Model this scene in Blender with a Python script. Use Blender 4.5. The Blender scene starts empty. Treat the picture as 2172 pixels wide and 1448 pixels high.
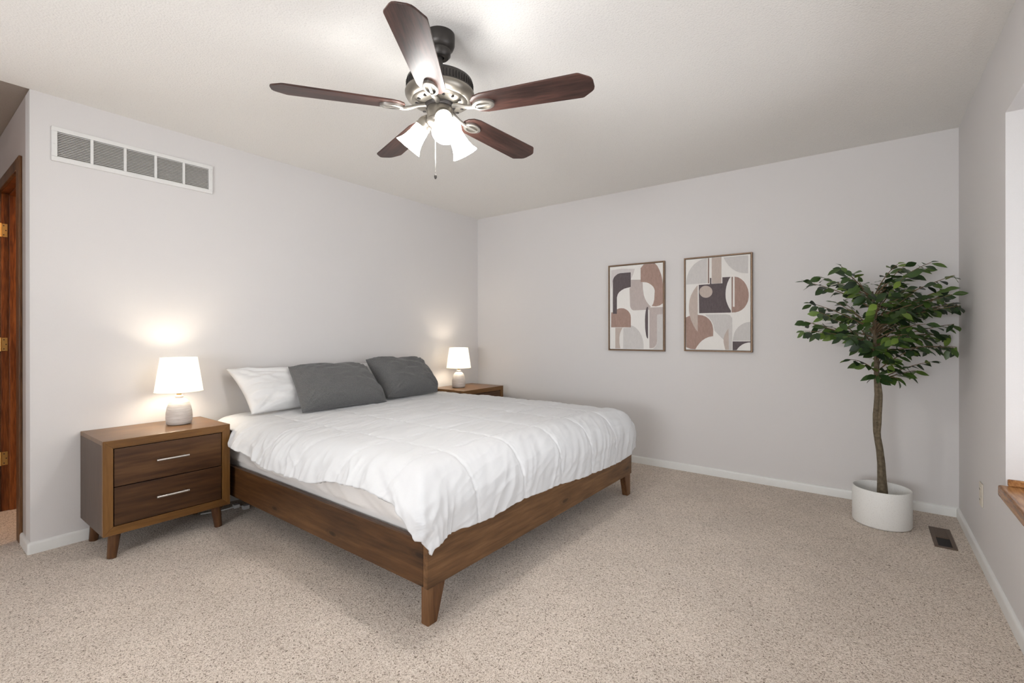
import bpy, bmesh, math, random
from mathutils import Vector, Matrix, noise
from mathutils.geometry import tessellate_polygon
from math import pi, sin, cos, sqrt, atan2, hypot

# light levels
EXPOSURE = 0.2
SKY = 1.0          # overcast sky seen through the windows
BAYW = 7.0         # daylight through the bay window (watts)
BAYUP = 21.0       # daylight bounced up off the ground outside the bay window
REARFILL = 15.0       # added fill through a made-up window behind the camera
REARFILL_UP = 145.0     # added fill tilted up to the ceiling from that window
SIDEFILL_UP = 92.0      # the same upward fill from a made-up window in the side passage
FANE = 28.0        # glow of the fan's lamp glasses
FANB = 385.0       # glow of the fan's bulbs
LAMPE = 95.0      # glow of the bedside bulbs
LAMP2 = 0.75       # the far lamp against the near one
CLOSETE = 110.0

# ------------------------------------------------------------------ camera, world, exposure
scene = bpy.context.scene
col = scene.collection
W = 3.979          # room width along the picture wall
H = 2.44           # ceiling height
LA = 3.578         # length of the headboard wall
YF = -6.3          # wall behind the camera
XA = -1.9          # far wall of the side passage

cam_d = bpy.data.cameras.new('camera'); cam = bpy.data.objects.new('camera', cam_d); col.objects.link(cam)
yaw, pit, rol = 0.6427, -0.0003, -0.0012
r_ = Vector((cos(yaw), sin(yaw), 0)); f_ = Vector((-sin(yaw), cos(yaw), 0)); u_ = Vector((0, 0, 1))
fw = f_ * cos(pit) + u_ * sin(pit); up = -f_ * sin(pit) + u_ * cos(pit)
rt = r_ * cos(rol) + up * sin(rol); up2 = -r_ * sin(rol) + up * cos(rol)
cm = Matrix((rt, up2, -fw)).transposed().to_4x4(); cm.translation = (3.5163, -4.0512, 1.1556)
cam.matrix_world = cm
cam_d.sensor_fit = 'HORIZONTAL'; cam_d.sensor_width = 36.0
cam_d.lens = 36.0 * 1004.49 / 2172
cam_d.shift_y = -(724 - 706.8) / 2172
cam_d.clip_start = 0.02
scene.camera = cam

vs = scene.view_settings
vs.view_transform = 'Standard'; vs.look = 'None'; vs.gamma = 1; vs.use_curve_mapping = False
vs.exposure = EXPOSURE
world = bpy.data.worlds.new('sky'); scene.world = world; world.use_nodes = True
bg = world.node_tree.nodes['Background']; bg.inputs[0].default_value = (0.86, 0.93, 1.0, 1); bg.inputs[1].default_value = SKY

def area_light(name, loc, rot, sx, sy, power, colr):
    d = bpy.data.lights.new(name, 'AREA'); d.shape = 'RECTANGLE'; d.size = sx; d.size_y = sy
    d.energy = power; d.color = colr
    o = bpy.data.objects.new(name, d); o.location = loc; o.rotation_euler = rot; col.objects.link(o)
    return o
# daylight entering through the bay window; the rear and side lights are added fill
area_light('bay_window_daylight', (W + 0.50, -2.27, 1.30), (0, pi / 2, 0), 1.45, 1.9, BAYW, (0.86, 0.93, 1.0))
area_light('bay_window_ground_bounce', (W + 0.75, -2.27, 1.00), (0, pi / 2 + 0.75, 0), 1.2, 1.9, BAYUP, (0.97, 0.97, 1.0))
area_light('rear_window_daylight', (2.8, YF - 0.02, 1.45), (pi / 2, 0, 0), 1.8, 1.3, REARFILL, (0.90, 0.95, 1.0))
area_light('rear_window_ground_bounce', (2.8, YF - 0.40, 1.00), (pi / 2 + 0.75, 0, 0), 1.8, 1.3, REARFILL_UP, (0.94, 0.965, 1.0))
area_light('side_window_ground_bounce', (XA - 0.40, -5.2, 1.05), (0, -(pi / 2 + 0.5), 0), 1.2, 1.4, SIDEFILL_UP, (0.94, 0.965, 1.0))

# ------------------------------------------------------------------ materials
def new_mat(name):
    m = bpy.data.materials.new(name); m.use_nodes = True
    nt = m.node_tree; b = nt.nodes['Principled BSDF']
    return m, nt, b
def N(nt, t, **kw):
    n = nt.nodes.new(t)
    for k, v in kw.items():
        if k in n.inputs: n.inputs[k].default_value = v
        else: setattr(n, k, v)
    return n
def coords(nt, scale=(1, 1, 1), kind='Object', rot=(0, 0, 0)):
    tc = nt.nodes.new('ShaderNodeTexCoord'); mp = nt.nodes.new('ShaderNodeMapping')
    mp.inputs['Scale'].default_value = scale; mp.inputs['Rotation'].default_value = rot
    nt.links.new(tc.outputs[kind], mp.inputs['Vector'])
    return mp.outputs['Vector']
def ramp(nt, fac, stops):
    r = nt.nodes.new('ShaderNodeValToRGB')
    while len(r.color_ramp.elements) < len(stops): r.color_ramp.elements.new(0.5)
    for e, (p, c) in zip(r.color_ramp.elements, stops): e.position = p; e.color = (*c, 1)
    nt.links.new(fac, r.inputs['Fac'])
    return r.outputs['Color']
def bump(nt, b, h, strength, dist):
    bp = nt.nodes.new('ShaderNodeBump'); bp.inputs['Strength'].default_value = strength; bp.inputs['Distance'].default_value = dist
    nt.links.new(h, bp.inputs['Height']); nt.links.new(bp.outputs['Normal'], b.inputs['Normal'])
    return bp
def plain(name, c, rough=0.5, metal=0.0, spec=0.5, nscale=0, nstr=0, ndist=0.001, var=0.0):
    m, nt, b = new_mat(name)
    b.inputs['Base Color'].default_value = (*c, 1); b.inputs['Roughness'].default_value = rough
    b.inputs['Metallic'].default_value = metal; b.inputs['Specular IOR Level'].default_value = spec
    v = coords(nt)
    n = N(nt, 'ShaderNodeTexNoise', Scale=nscale or 30, Detail=3.0); nt.links.new(v, n.inputs['Vector'])
    if nstr: bump(nt, b, n.outputs['Fac'], nstr, ndist)
    k = var or 0.02
    nt.links.new(ramp(nt, n.outputs['Fac'], [(0.25, tuple(x * (1 - k) for x in c)), (0.75, tuple(min(1, x * (1 + k)) for x in c))]), b.inputs['Base Color'])
    return m
def wood(name, dark, mid, light, axis='x', scale=1.0, rough=0.4, knots=False, seed=0.0, contrast=1.0):
    """grain runs along `axis` of the object's own coordinates"""
    m, nt, b = new_mat(name)
    s = {'x': (1.2, 14, 14), 'y': (14, 1.2, 14), 'z': (14, 14, 1.2)}[axis]
    v = coords(nt, tuple(k * scale for k in s))
    w1 = N(nt, 'ShaderNodeTexNoise', Scale=0.55, Detail=2.0, Roughness=0.5); nt.links.new(v, w1.inputs['Vector'])
    addv = N(nt, 'ShaderNodeVectorMath', operation='MULTIPLY_ADD')
    addv.inputs[1].default_value = (3.0, 3.0, 3.0); nt.links.new(w1.outputs['Color'], addv.inputs[0]); nt.links.new(v, addv.inputs[2])
    g = N(nt, 'ShaderNodeTexNoise', Scale=0.6, Detail=6.0, Roughness=0.62); nt.links.new(addv.outputs[0], g.inputs['Vector'])
    fine = N(nt, 'ShaderNodeTexNoise', Scale=7.0, Detail=3.0); nt.links.new(v, fine.inputs['Vector'])
    mx = N(nt, 'ShaderNodeMix', data_type='FLOAT'); mx.inputs[0].default_value = 0.38
    nt.links.new(g.outputs['Fac'], mx.inputs[2]); nt.links.new(fine.outputs['Fac'], mx.inputs[3])
    lo, hi = 0.5 - 0.11 / contrast, 0.5 + 0.11 / contrast
    c = ramp(nt, mx.outputs[0], [(lo, dark), (0.5, mid), (hi, light)])
    if knots:
        vo = N(nt, 'ShaderNodeTexVoronoi', Scale=1.0, Randomness=0.9); vo.voronoi_dimensions = '2D'
        wn = N(nt, 'ShaderNodeTexNoise', Scale=9.0, Detail=2.0); nt.links.new(coords(nt), wn.inputs['Vector'])
        sp = nt.nodes.new('ShaderNodeSeparateXYZ'); nt.links.new(coords(nt, (1.7, 1.7, 5.2)), sp.inputs[0])
        cb = nt.nodes.new('ShaderNodeCombineXYZ'); nt.links.new(sp.outputs['X' if axis == 'x' else 'Y'], cb.inputs[0]); nt.links.new(sp.outputs['Z'], cb.inputs[1])
        wa = N(nt, 'ShaderNodeVectorMath', operation='MULTIPLY_ADD'); wa.inputs[1].default_value = (0.05, 0.09, 0.0)
        nt.links.new(wn.outputs['Color'], wa.inputs[0]); nt.links.new(cb.outputs[0], wa.inputs[2]); nt.links.new(wa.outputs[0], vo.inputs['Vector'])
        kr = ramp(nt, vo.outputs['Distance'], [(0.025, (0.9, 0.9, 0.9)), (0.05, (0.6, 0.6, 0.6)), (0.065, (0.15, 0.15, 0.15)), (0.085, (0.35, 0.35, 0.35)), (0.125, (0, 0, 0))])
        mc = N(nt, 'ShaderNodeMix', data_type='RGBA'); nt.links.new(kr, mc.inputs[0]); nt.links.new(c, mc.inputs[6])
        mc.inputs[7].default_value = (*[q * 0.35 for q in dark], 1); c = mc.outputs[2]
    b.inputs['Specular IOR Level'].default_value = 0.35
    nt.links.new(c, b.inputs['Base Color'])
    b.inputs['Roughness'].default_value = rough
    bump(nt, b, fine.outputs['Fac'], 0.12, 0.001)
    return m
def emit(name, c, s):
    m, nt, b = new_mat(name)
    b.inputs['Base Color'].default_value = (0.9, 0.9, 0.88, 1)
    b.inputs['Emission Color'].default_value = (*c, 1); b.inputs['Emission Strength'].default_value = s
    return m
def cloth(name, c, wscale=500, rough=0.95, var=0.05, nstr=0.25, fleck=None, sheen=0.2):
    m, nt, b = new_mat(name)
    v = coords(nt)
    n = N(nt, 'ShaderNodeTexNoise', Scale=wscale, Detail=2.0); nt.links.new(v, n.inputs['Vector'])
    big = N(nt, 'ShaderNodeTexNoise', Scale=9.0, Detail=4.0); nt.links.new(v, big.inputs['Vector'])
    lo = fleck or tuple(x * (1 - var) for x in c)
    nt.links.new(ramp(nt, n.outputs['Fac'], [(0.35, lo), (0.65, c)]), b.inputs['Base Color'])
    b.inputs['Roughness'].default_value = rough; b.inputs['Specular IOR Level'].default_value = 0.15
    b.inputs['Sheen Weight'].default_value = sheen
    ad = N(nt, 'ShaderNodeMath', operation='MULTIPLY_ADD'); ad.inputs[1].default_value = 0.12
    nt.links.new(n.outputs['Fac'], ad.inputs[0]); nt.links.new(big.outputs['Fac'], ad.inputs[2])
    bump(nt, b, ad.outputs[0], nstr, 0.006)
    return m

M = {}
M['wall'] = plain('wall_paint', (0.70, 0.675, 0.662), 0.75, spec=0.25, nscale=260, nstr=0.10, ndist=0.0015, var=0.012)
def popcorn(name, c):
    m, nt, b = new_mat(name); v = coords(nt)
    n = N(nt, 'ShaderNodeTexNoise', Scale=150.0, Detail=3.0, Roughness=0.65); nt.links.new(v, n.inputs['Vector'])
    vo = N(nt, 'ShaderNodeTexVoronoi', Scale=110.0); nt.links.new(v, vo.inputs['Vector'])
    mx = N(nt, 'ShaderNodeMath', operation='SUBTRACT'); nt.links.new(n.outputs['Fac'], mx.inputs[0]); nt.links.new(vo.outputs['Distance'], mx.inputs[1])
    nt.links.new(ramp(nt, n.outputs['Fac'], [(0.30, tuple(x * 0.80 for x in c)), (0.42, c)]), b.inputs['Base Color'])
    b.inputs['Roughness'].default_value = 0.95; b.inputs['Specular IOR Level'].default_value = 0.1
    bump(nt, b, mx.outputs[0], 0.35, 0.003)
    return m
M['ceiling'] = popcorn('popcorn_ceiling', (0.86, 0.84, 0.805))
def carpet(name):
    m, nt, b = new_mat(name); v = coords(nt)
    wv = N(nt, 'ShaderNodeTexNoise', Scale=60.0, Detail=2.0); nt.links.new(v, wv.inputs['Vector'])
    av = N(nt, 'ShaderNodeVectorMath', operation='MULTIPLY_ADD'); av.inputs[1].default_value = (0.03, 0.03, 0.03)
    nt.links.new(wv.outputs['Color'], av.inputs[0]); nt.links.new(v, av.inputs[2])
    n1 = N(nt, 'ShaderNodeTexNoise', Scale=170.0, Detail=4.0, Roughness=0.7); nt.links.new(av.outputs[0], n1.inputs['Vector'])
    vo = N(nt, 'ShaderNodeTexVoronoi', Scale=190.0); nt.links.new(av.outputs[0], vo.inputs['Vector'])
    big = N(nt, 'ShaderNodeTexNoise', Scale=3.0, Detail=4.0, Roughness=0.6); nt.links.new(v, big.inputs['Vector'])
    c1 = ramp(nt, n1.outputs['Fac'], [(0.37, (0.14, 0.10, 0.07)), (0.455, (0.62, 0.51, 0.415)), (0.54, (0.80, 0.695, 0.60)), (0.66, (0.86, 0.775, 0.69))])
    c2 = ramp(nt, big.outputs['Fac'], [(0.35, (0.90, 0.90, 0.90)), (0.65, (1.0, 1.0, 1.0))])
    mx = N(nt, 'ShaderNodeMix', data_type='RGBA', blend_type='MULTIPLY'); mx.inputs[0].default_value = 1.0
    nt.links.new(c1, mx.inputs[6]); nt.links.new(c2, mx.inputs[7]); nt.links.new(mx.outputs[2], b.inputs['Base Color'])
    b.inputs['Roughness'].default_value = 1.0; b.inputs['Specular IOR Level'].default_value = 0.05; b.inputs['Sheen Weight'].default_value = 0.15
    sm = N(nt, 'ShaderNodeMath', operation='SUBTRACT'); nt.links.new(n1.outputs['Fac'], sm.inputs[0]); nt.links.new(vo.outputs['Distance'], sm.inputs[1])
    bump(nt, b, sm.outputs[0], 0.45, 0.010)
    return m
M['carpet'] = carpet('speckled_carpet')
M['trim'] = plain('white_trim_paint', (0.78, 0.775, 0.75), 0.35, nscale=20, var=0.02)
M['oak'] = wood('reddish_oak', (0.10, 0.026, 0.006), (0.22, 0.062, 0.014), (0.33, 0.11, 0.03), 'z', 1.6, 0.32)
M['oak_x'] = wood('oak_sill', (0.20, 0.085, 0.03), (0.33, 0.15, 0.055), (0.45, 0.23, 0.09), 'y', 1.5, 0.22)
M['casing'] = wood('door_casing_oak', (0.07, 0.028, 0.010), (0.13, 0.055, 0.020), (0.19, 0.085, 0.032), 'z', 1.6, 0.45)
M['brass'] = plain('brass', (0.72, 0.47, 0.17), 0.33, 1.0)
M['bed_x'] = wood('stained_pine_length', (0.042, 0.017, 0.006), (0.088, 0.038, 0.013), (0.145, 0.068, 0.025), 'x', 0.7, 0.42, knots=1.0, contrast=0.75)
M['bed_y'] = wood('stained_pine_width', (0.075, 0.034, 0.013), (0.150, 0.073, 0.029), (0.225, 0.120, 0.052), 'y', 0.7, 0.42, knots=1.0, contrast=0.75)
M['bed_z'] = wood('stained_pine_leg', (0.075, 0.030, 0.011), (0.135, 0.060, 0.023), (0.18, 0.09, 0.038), 'z', 1.2, 0.42)
M['ns_y'] = wood('walnut_veneer_width', (0.105, 0.046, 0.012), (0.155, 0.070, 0.018), (0.205, 0.098, 0.028), 'y', 1.1, 0.30, contrast=0.8)
M['ns_z'] = wood('walnut_veneer_height', (0.105, 0.046, 0.012), (0.155, 0.070, 0.018), (0.205, 0.098, 0.028), 'z', 1.1, 0.30, contrast=0.8)
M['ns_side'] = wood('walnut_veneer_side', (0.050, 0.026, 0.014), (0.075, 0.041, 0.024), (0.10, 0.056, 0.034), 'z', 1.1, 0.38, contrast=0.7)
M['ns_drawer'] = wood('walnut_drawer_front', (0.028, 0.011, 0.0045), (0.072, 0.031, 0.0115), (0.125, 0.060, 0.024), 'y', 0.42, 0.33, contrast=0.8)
M['ns_leg'] = wood('walnut_leg', (0.050, 0.020, 0.008), (0.090, 0.038, 0.015), (0.13, 0.06, 0.024), 'z', 1.2, 0.36)
M['dark'] = plain('dark_recess', (0.012, 0.009, 0.008), 0.8)
M['nickel'] = plain('brushed_nickel', (0.52, 0.49, 0.46), 0.33, 1.0, nscale=90, var=0.06)
M['sheet'] = cloth('white_sheet', (0.80, 0.765, 0.735), 350, var=0.02, nstr=0.25)
M['duvet'] = cloth('white_microfibre', (0.69, 0.69, 0.697), 420, 0.75, var=0.015, nstr=0.22, sheen=0.1)
M['pillow_white'] = cloth('white_pillowcase', (0.72, 0.71, 0.70), 420, 0.8, var=0.015, nstr=0.25)
M['pillow_grey'] = cloth('grey_jersey', (0.155, 0.152, 0.148), 330, 0.95, fleck=(0.085, 0.085, 0.085), nstr=0.25)
M['ceramic'] = None
M['white_metal'] = plain('white_enamel', (0.75, 0.74, 0.72), 0.4)
M['duct'] = plain('duct_shadow', (0.16, 0.135, 0.11), 0.9)
M['bronze'] = plain('oil_rubbed_bronze', (0.050, 0.044, 0.040), 0.42, 0.6, nscale=50, var=0.1)
M['pewter'] = plain('antique_pewter', (0.27, 0.245, 0.21), 0.38, 0.85, nscale=25, var=0.08)
M['iron'] = plain('pewter_blade_iron', (0.32, 0.30, 0.27), 0.36, 0.8, nscale=25, var=0.06)
M['blade'] = wood('rosewood_blade', (0.028, 0.013, 0.010), (0.060, 0.027, 0.021), (0.105, 0.046, 0.034), 'x', 1.3, 0.36)
M['fan_bulb'] = emit('lit_bulb', (1.0, 0.99, 0.965), FANB)
M['fan_glass'] = emit('lit_frosted_glass', (1.0, 0.99, 0.965), FANE)
M['pot'] = None
M['bark'] = plain('bark', (0.135, 0.105, 0.066), 0.9, nscale=60, nstr=0.8, ndist=0.006, var=0.45)
M['twig'] = plain('twig', (0.16, 0.105, 0.055), 0.85, nscale=40, var=0.2)
M['moss'] = plain('dark_moss', (0.055, 0.048, 0.032), 0.95, nscale=70, nstr=1.0, ndist=0.01, var=0.5)
M['register'] = plain('brown_enamel', (0.115, 0.075, 0.050), 0.5, 0.3)
M['outlet'] = plain('almond_plastic', (0.66, 0.60, 0.50), 0.4)
M['plastic'] = plain('white_plastic', (0.66, 0.66, 0.65), 0.45)
M['frame'] = plain('bronze_picture_frame', (0.20, 0.125, 0.075), 0.42, 0.35, nscale=60, var=0.15)
M['taupe_ceiling'] = popcorn('taupe_popcorn', (0.36, 0.31, 0.27))  # passage ceiling: its shade is painted into the colour
M['taupe'] = plain('taupe_paint', (0.47, 0.41, 0.38), 0.85, nscale=200, nstr=0.1, var=0.02)  # passage wall: paint darkened and browned to stand for shade

def canvas(name, c, k=0.10):
    m, nt, b = new_mat(name); v = coords(nt, (1, 1, 0.35))
    n = N(nt, 'ShaderNodeTexNoise', Scale=85.0, Detail=6.0, Roughness=0.75); nt.links.new(v, n.inputs['Vector'])
    nt.links.new(ramp(nt, n.outputs['Fac'], [(0.3, tuple(x * (1 - k) for x in c)), (0.7, tuple(min(1, x * (1 + k)) for x in c))]), b.inputs['Base Color'])
    b.inputs['Roughness'].default_value = 0.85; b.inputs['Specular IOR Level'].default_value = 0.2
    return m
ART = {'ivory': canvas('print_ivory', (0.80, 0.775, 0.74), 0.02), 'pale': canvas('print_pale', (0.60, 0.575, 0.555), 0.06),
       'canvas_pale': canvas('print_pale_lilac', (0.63, 0.585, 0.57), 0.07), 'lilac': canvas('print_lilac', (0.49, 0.425, 0.40), 0.08),
       'tan': canvas('print_tan', (0.52, 0.44, 0.39), 0.08), 'brown': canvas('print_brown', (0.37, 0.255, 0.215), 0.15),
       'umber': canvas('print_umber', (0.24, 0.165, 0.135), 0.1), 'dark': canvas('print_charcoal', (0.125, 0.102, 0.106), 0.18)}

def ceramic():
    m, nt, b = new_mat('ribbed_ceramic'); v = coords(nt)
    n = N(nt, 'ShaderNodeTexNoise', Scale=14.0, Detail=3.0); nt.links.new(coords(nt, (1, 1, 9)), n.inputs['Vector'])
    wv = N(nt, 'ShaderNodeTexWave', wave_type='BANDS', bands_direction='Z', Scale=70.0, Distortion=3.0); wv.inputs['Detail'].default_value = 2.0
    nt.links.new(v, wv.inputs['Vector'])
    nt.links.new(ramp(nt, n.outputs['Fac'], [(0.3, (0.50, 0.455, 0.42)), (0.7, (0.66, 0.62, 0.585))]), b.inputs['Base Color'])
    b.inputs['Roughness'].default_value = 0.55
    bump(nt, b, wv.outputs['Fac'], 0.35, 0.002)
    return m
M['ceramic'] = ceramic()
def speckle_pot():
    m, nt, b = new_mat('speckled_white_pot'); v = coords(nt)
    vo = N(nt, 'ShaderNodeTexVoronoi', Scale=150.0); nt.links.new(v, vo.inputs['Vector'])
    nt.links.new(ramp(nt, vo.outputs['Distance'], [(0.10, (0.56, 0.53, 0.48)), (0.22, (0.82, 0.81, 0.78))]), b.inputs['Base Color'])
    b.inputs['Roughness'].default_value = 0.6
    return m
M['pot'] = speckle_pot()
def shade_cloth():
    m = bpy.data.materials.new('linen_lamp_shade'); m.use_nodes = True; nt = m.node_tree; nt.nodes.clear()
    out = nt.nodes.new('ShaderNodeOutputMaterial')
    t = N(nt, 'ShaderNodeBsdfTranslucent'); t.inputs['Color'].default_value = (0.95, 0.935, 0.90, 1)
    d = N(nt, 'ShaderNodeBsdfDiffuse'); d.inputs['Color'].default_value = (0.87, 0.86, 0.84, 1)
    n = N(nt, 'ShaderNodeTexNoise', Scale=300.0); nt.links.new(coords(nt), n.inputs['Vector'])
    r = N(nt, 'ShaderNodeMapRange'); r.inputs[3].default_value = 0.50; r.inputs[4].default_value = 0.58; nt.links.new(n.outputs['Fac'], r.inputs[0])
    mx = N(nt, 'ShaderNodeMixShader'); nt.links.new(r.outputs[0], mx.inputs[0]); nt.links.new(d.outputs[0], mx.inputs[1]); nt.links.new(t.outputs[0], mx.inputs[2])
    nt.links.new(mx.outputs[0], out.inputs['Surface'])
    return m
M['shade'] = shade_cloth()
def leaf_mat():
    m, nt, b = new_mat('ficus_leaf')
    at = N(nt, 'ShaderNodeAttribute', attribute_name='tone')
    nt.links.new(ramp(nt, at.outputs['Fac'], [(0.0, (0.010, 0.022, 0.009)), (0.35, (0.026, 0.060, 0.014)), (0.70, (0.075, 0.135, 0.022)), (1.0, (0.17, 0.255, 0.040))]), b.inputs['Base Color'])
    b.inputs['Roughness'].default_value = 0.42
    n = N(nt, 'ShaderNodeTexNoise', Scale=90.0); nt.links.new(coords(nt), n.inputs['Vector']); bump(nt, b, n.outputs['Fac'], 0.15, 0.002)
    return m
M['leaf'] = leaf_mat()
def glass_mat():
    m = bpy.data.materials.new('window_glass'); m.use_nodes = True; nt = m.node_tree; nt.nodes.clear()
    out = nt.nodes.new('ShaderNodeOutputMaterial')
    t = N(nt, 'ShaderNodeBsdfTransparent'); g = N(nt, 'ShaderNodeBsdfGlossy'); g.inputs['Roughness'].default_value = 0.02
    fr = N(nt, 'ShaderNodeFresnel', IOR=1.45)
    mx = N(nt, 'ShaderNodeMixShader'); nt.links.new(fr.outputs[0], mx.inputs[0]); nt.links.new(t.outputs[0], mx.inputs[1]); nt.links.new(g.outputs[0], mx.inputs[2])
    nt.links.new(mx.outputs[0], out.inputs['Surface'])
    return m
M['glass'] = glass_mat()

# ------------------------------------------------------------------ mesh helpers
def BM(): return bmesh.new()
def box(b, lo, hi):
    lo, hi = [min(a, c) for a, c in zip(lo, hi)], [max(a, c) for a, c in zip(lo, hi)]
    vsx = [b.verts.new((x, y, z)) for x in (lo[0], hi[0]) for y in (lo[1], hi[1]) for z in (lo[2], hi[2])]
    for q in ((0, 1, 3, 2), (4, 6, 7, 5), (0, 4, 5, 1), (2, 3, 7, 6), (0, 2, 6, 4), (1, 5, 7, 3)):
        b.faces.new([vsx[i] for i in q])
def hexa(b, bottom, top):
    vb = [b.verts.new(p) for p in bottom]; vt = [b.verts.new(p) for p in top]; n = len(vb)
    b.faces.new(vb[::-1]); b.faces.new(vt)
    for i in range(n): b.faces.new((vb[i], vb[(i + 1) % n], vt[(i + 1) % n], vt[i]))
def lathe(b, prof, seg=48, mat=None, cap=True):
    mat = mat or Matrix(); rings = []
    for r, z in prof:
        if r < 1e-6: rings.append([b.verts.new(mat @ Vector((0, 0, z)))])
        else: rings.append([b.verts.new(mat @ Vector((r * cos(2 * pi * i / seg), r * sin(2 * pi * i / seg), z))) for i in range(seg)])
    for a, c in zip(rings, rings[1:]):
        for i in range(seg):
            j = (i + 1) % seg
            if len(a) == 1 and len(c) > 1: b.faces.new((a[0], c[i], c[j]))
            elif len(c) == 1 and len(a) > 1: b.faces.new((a[i], a[j], c[0]))
            elif len(a) > 1: b.faces.new((a[i], a[j], c[j], c[i]))
    if cap:
        if len(rings[0]) > 1: b.faces.new(rings[0][::-1])
        if len(rings[-1]) > 1: b.faces.new(rings[-1])
def tube(b, pts, rad, seg=10):
    pts = [Vector(p) for p in pts]; rad = rad if isinstance(rad, (list, tuple)) else [rad] * len(pts)
    rings = []; ref = None
    for i, p in enumerate(pts):
        t = (pts[min(i + 1, len(pts) - 1)] - pts[max(i - 1, 0)]).normalized()
        if ref is None: ref = t.orthogonal().normalized()
        ref = (ref - t * ref.dot(t)).normalized(); s = t.cross(ref)
        rings.append([b.verts.new(p + (ref * cos(2 * pi * k / seg) + s * sin(2 * pi * k / seg)) * rad[i]) for k in range(seg)])
    for a, c in zip(rings, rings[1:]):
        for k in range(seg): b.faces.new((a[k], a[(k + 1) % seg], c[(k + 1) % seg], c[k]))
    b.faces.new(rings[0][::-1]); b.faces.new(rings[-1])
def prism(b, poly, z0, z1, mat=None):
    mat = mat or Matrix()
    hexa(b, [mat @ Vector((x, y, z0)) for x, y in poly], [mat @ Vector((x, y, z1)) for x, y in poly])
def obj(name, b, mat, parent=None, bevel=0, smooth=False, segs=2, loc=None, recalc=True):
    if recalc: bmesh.ops.recalc_face_normals(b, faces=b.faces)
    me = bpy.data.meshes.new(name); b.to_mesh(me); b.free()
    for m in (mat if isinstance(mat, list) else [mat]): me.materials.append(m)
    if smooth:
        me.polygons.foreach_set('use_smooth', [True] * len(me.polygons))
        if smooth != 'all':
            try: me.set_sharp_from_angle(angle=math.radians(40))
            except Exception: pass
    o = bpy.data.objects.new(name, me); col.objects.link(o)
    if parent: o.parent = parent
    if loc: o.location = loc
    if bevel:
        md = o.modifiers.new('bevel', 'BEVEL'); md.width = bevel; md.segments = segs; md.limit_method = 'ANGLE'; md.angle_limit = 0.6
    return o
def thing(name, label, cat, loc=(0, 0, 0), rz=0, group=None):
    o = bpy.data.objects.new(name, None); o.empty_display_size = 0.1; o.location = loc; o.rotation_euler = (0, 0, rz)
    col.objects.link(o); tag(o, label, cat, group); return o
def tag(o, label, cat, group=None):
    o['label'] = label; o['category'] = cat
    if group: o['group'] = group
    return o
def struct(name, b, mat, parent=None, **kw):
    o = obj(name, b, mat, parent, **kw)
    if not parent: o['kind'] = 'structure'
    return o
def copy_tree(o, parent=None):
    c = o.copy(); col.objects.link(c)
    if parent: c.parent = parent
    for ch in [q for q in o.children]: copy_tree(ch, c)
    return c

# ------------------------------------------------------------------ room shell
b = BM(); box(b, (XA - 0.15, YF - 0.15, -0.08), (W + 0.45, 0.15, 0)); struct('floor', b, M['carpet'])
b = BM(); box(b, (0, YF - 0.15, H), (W + 0.45, 0.15, H + 0.1)); struct('ceiling', b, M['ceiling'])
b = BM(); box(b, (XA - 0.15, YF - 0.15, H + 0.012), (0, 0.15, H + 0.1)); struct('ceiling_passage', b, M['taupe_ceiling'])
b = BM(); box(b, (-0.12, -LA, 0), (0, 0, H)); struct('wall_left', b, M['wall'])
b = BM(); box(b, (XA - 0.15, 0, 0), (W + 0.45, 0.12, H)); struct('wall_back', b, M['wall'])
WY0, WY1, WZ0, WZ1 = -3.30, -1.245, 0.52, 2.07        # bay opening in the right wall
WT = 0.42
b = BM()
box(b, (W, WY1, 0), (W + WT, 0, H)); box(b, (W, YF, 0), (W + WT, WY0, H))
box(b, (W, WY0, 0), (W + WT, WY1, WZ0)); box(b, (W, WY0, WZ1), (W + WT, WY1, H)); struct('wall_right', b, M['wall'])
DX0, DX1, DZ = -0.99, -0.30, 2.072                    # doorway in the short wall of the passage
b = BM()
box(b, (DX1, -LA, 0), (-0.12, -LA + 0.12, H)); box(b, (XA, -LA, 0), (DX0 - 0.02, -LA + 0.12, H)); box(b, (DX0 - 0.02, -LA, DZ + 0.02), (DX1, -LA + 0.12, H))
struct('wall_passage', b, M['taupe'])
RX0, RX1, RZ0, RZ1 = 1.9, 3.7, 0.8, 2.1
SY0, SY1 = -5.95, -4.45
b = BM(); box(b, (XA - 0.12, YF, 0), (XA, SY0, H)); box(b, (XA - 0.12, SY1, 0), (XA, 0, H)); box(b, (XA - 0.12, SY0, 0), (XA, SY1, RZ0)); box(b, (XA - 0.12, SY0, RZ1), (XA, SY1, H))
struct('wall_far_left', b, M['wall'])
b = BM(); box(b, (XA, YF - 0.12, 0), (RX0, YF, H)); box(b, (RX1, YF - 0.12, 0), (W + WT, YF, H))
box(b, (RX0, YF - 0.12, 0), (RX1, YF, RZ0)); box(b, (RX0, YF - 0.12, RZ1), (RX1, YF, H)); struct('wall_front', b, M['wall'])
b = BM(); box(b, (XA, -2.2, 0), (-0.12, -2.1, H)); struct('wall_closet', b, M['wall'])

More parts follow.
